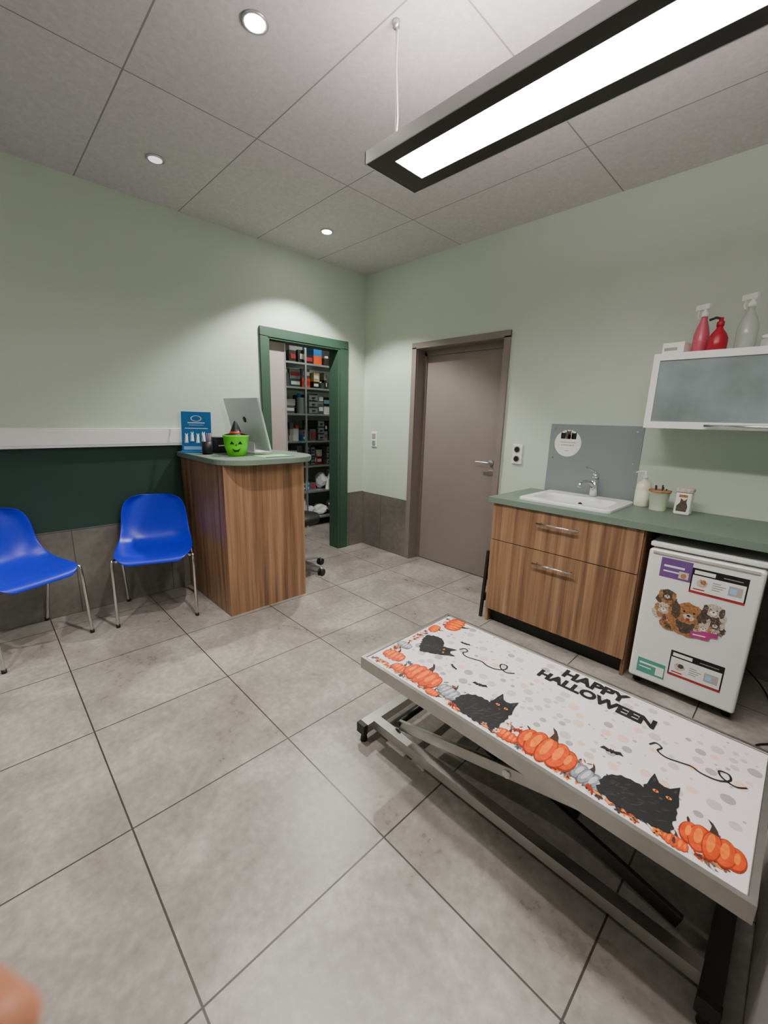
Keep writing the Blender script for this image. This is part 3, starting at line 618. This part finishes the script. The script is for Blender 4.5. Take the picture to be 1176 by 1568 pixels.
for x in (2.42,2.56,2.64,2.86,3.04,3.12,3.34): flora(x,-1.895,.045,.055,18)
for x in (2.66,2.80,3.13,3.28): flora(x,-1.94,.03,.012,6,7.8)
flora(2.275,-1.65,.018,.22,50)
SL=('slate','slate2','dotlt'); q90=math.radians(-80)
pumpkin(2.315,-1.865,.054,an=.1); pumpkin(2.395,-1.912,.042); pumpkin(2.485,-1.885,.086); pumpkin(2.612,-1.89,.052,SL,-.2); pumpkin(2.572,-1.935,.028)
cat(2.745,-1.87,.145); pumpkin(2.862,-1.925,.038); pumpkin(2.972,-1.888,.094); pumpkin(3.09,-1.90,.055,SL,-.2)
cat(3.215,-1.862,.142); pumpkin(3.305,-1.935,.03); pumpkin(3.368,-1.884,.070)
cat(2.38,-1.68,.12,math.radians(-62)); pumpkin(2.327,-1.465,.066,an=q90); pumpkin(2.285,-1.565,.038,an=q90); pumpkin(2.29,-1.775,.038,SL)
def bat(x,y,s,an): P(R2(x,y,an,s,[(0,-.35),(.15,-.1),(.4,-.25),(.6,-.05),(1,-.1),(.7,.35),(.2,.15),(.12,.35),(.05,.2),(-.05,.2),(-.12,.35),(-.2,.15),(-.7,.35),(-1,-.1),(-.6,-.05),(-.4,-.25),(-.15,-.1)]),'catblk',7)
bat(2.665,-1.77,.03,.3); bat(3.11,-1.75,.032,.2); bat(2.46,-1.57,.025,.2); bat(2.53,-1.75,.022,-.4)
a.done('printed_motifs',g)
def swirl(nm,x,y,s,pts,r=.0022):
    q=smoothpts([(x+s*u-CX,y+s*v-CY,ZT+.0022) for u,v in pts],6); o=tube(nm,q,r,'catblk',g)
    for v in o.data.vertices: v.co.z=ZT+.0015+(v.co.z-ZT-.0022)*.15
sw=[(-1,.1),(-.9,.28),(-.75,.2),(-.8,.02),(-.6,-.08),(-.3,0),(-.1,.05),(.1,-.02),(.4,.02),(.6,.22),(.55,.42),(.38,.38),(.45,.2),(.7,.1),(.9,.25)]
swirl('swirl_1',2.60,-1.64,.13,sw,.003); swirl('swirl_2',3.30,-1.645,.12,sw,.003)
text('word_happy','HAPPY',.074,Matrix.Translation((2.955-CX,-1.460-CY,ZT+.0022)),'catblk',g,.0003,.0034)
text('word_halloween','HALLOWEEN',.066,Matrix.Translation((2.975-CX,-1.530-CY,ZT+.0022)),'catblk',g,.0003,.0034)
# ---------------------------------------------------------------- photographer's finger over the lens corner
g=group('photographer_finger',(3.2970,-2.9967,1.2720))
pts=smoothpts([(-.05,-.02,-.02),(-.035,-.014,-.011),(-.018,-.008,-.004),(-.006,-.003,-.0012),(.0,.0,0)],6)
bm=bmesh.new(); rings=[]; n=len(pts)
for i,p in enumerate(pts):
    t=i/(n-1); r=.0074*(1-.12*t)
    if t>.82: r*=math.sqrt(max(.02,1-((t-.82)/.18)**2))
    p=Vector(p); d=(Vector(pts[min(i+1,n-1)])-Vector(pts[max(i-1,0)])).normalized(); u=d.cross(Vector((0,0,1))).normalized(); w=u.cross(d)
    rings.append([bm.verts.new(p+u*r*math.cos(k*math.pi/8)+w*r*math.sin(k*math.pi/8)) for k in range(16)])
for A,B in zip(rings,rings[1:]):
    for k in range(16): bm.faces.new((A[k],A[(k+1)%16],B[(k+1)%16],B[k]))
bm.faces.new(rings[0][::-1]); bm.faces.new(rings[-1]); fin(bm,'finger','skin',g,True)
# ---------------------------------------------------------------- added closet fill lamp, unseen, brightens the shelves
g=group('closet_fill_lamp',(-.5,.1,H)); lathe('fill_globe',[(.05,0),(.09,-.02),(.10,-.05),(.07,-.09),(.01,-.105)],(0,0,0),'spotdim',g)
l=bpy.data.lights.new('closet_fill_bulb','POINT'); l.energy=13; l.shadow_soft_size=.1; l.color=(1,.97,.94); o=bpy.data.objects.new('bulb',l); S.collection.objects.link(o); o.parent=g; o.location=(0,0,-.25)
w=bpy.data.worlds.new('w'); S.world=w; w.use_nodes=True; w.node_tree.nodes['Background'].inputs[0].default_value=(.5,.5,.5,1); w.node_tree.nodes['Background'].inputs[1].default_value=.1
# ---------------------------------------------------------------- camera
c=bpy.data.cameras.new('camera'); co=bpy.data.objects.new('camera',c); S.collection.objects.link(co); S.camera=co
co.location=(3.3693,-2.9877,1.3725); co.rotation_euler=(1.3484,-.0266,.7978)
c.sensor_fit='VERTICAL'; c.sensor_height=36; c.lens=635.2756/1568*36; c.clip_start=.01
c.dof.use_dof=True; c.dof.focus_distance=2.6; c.dof.aperture_fstop=5.6
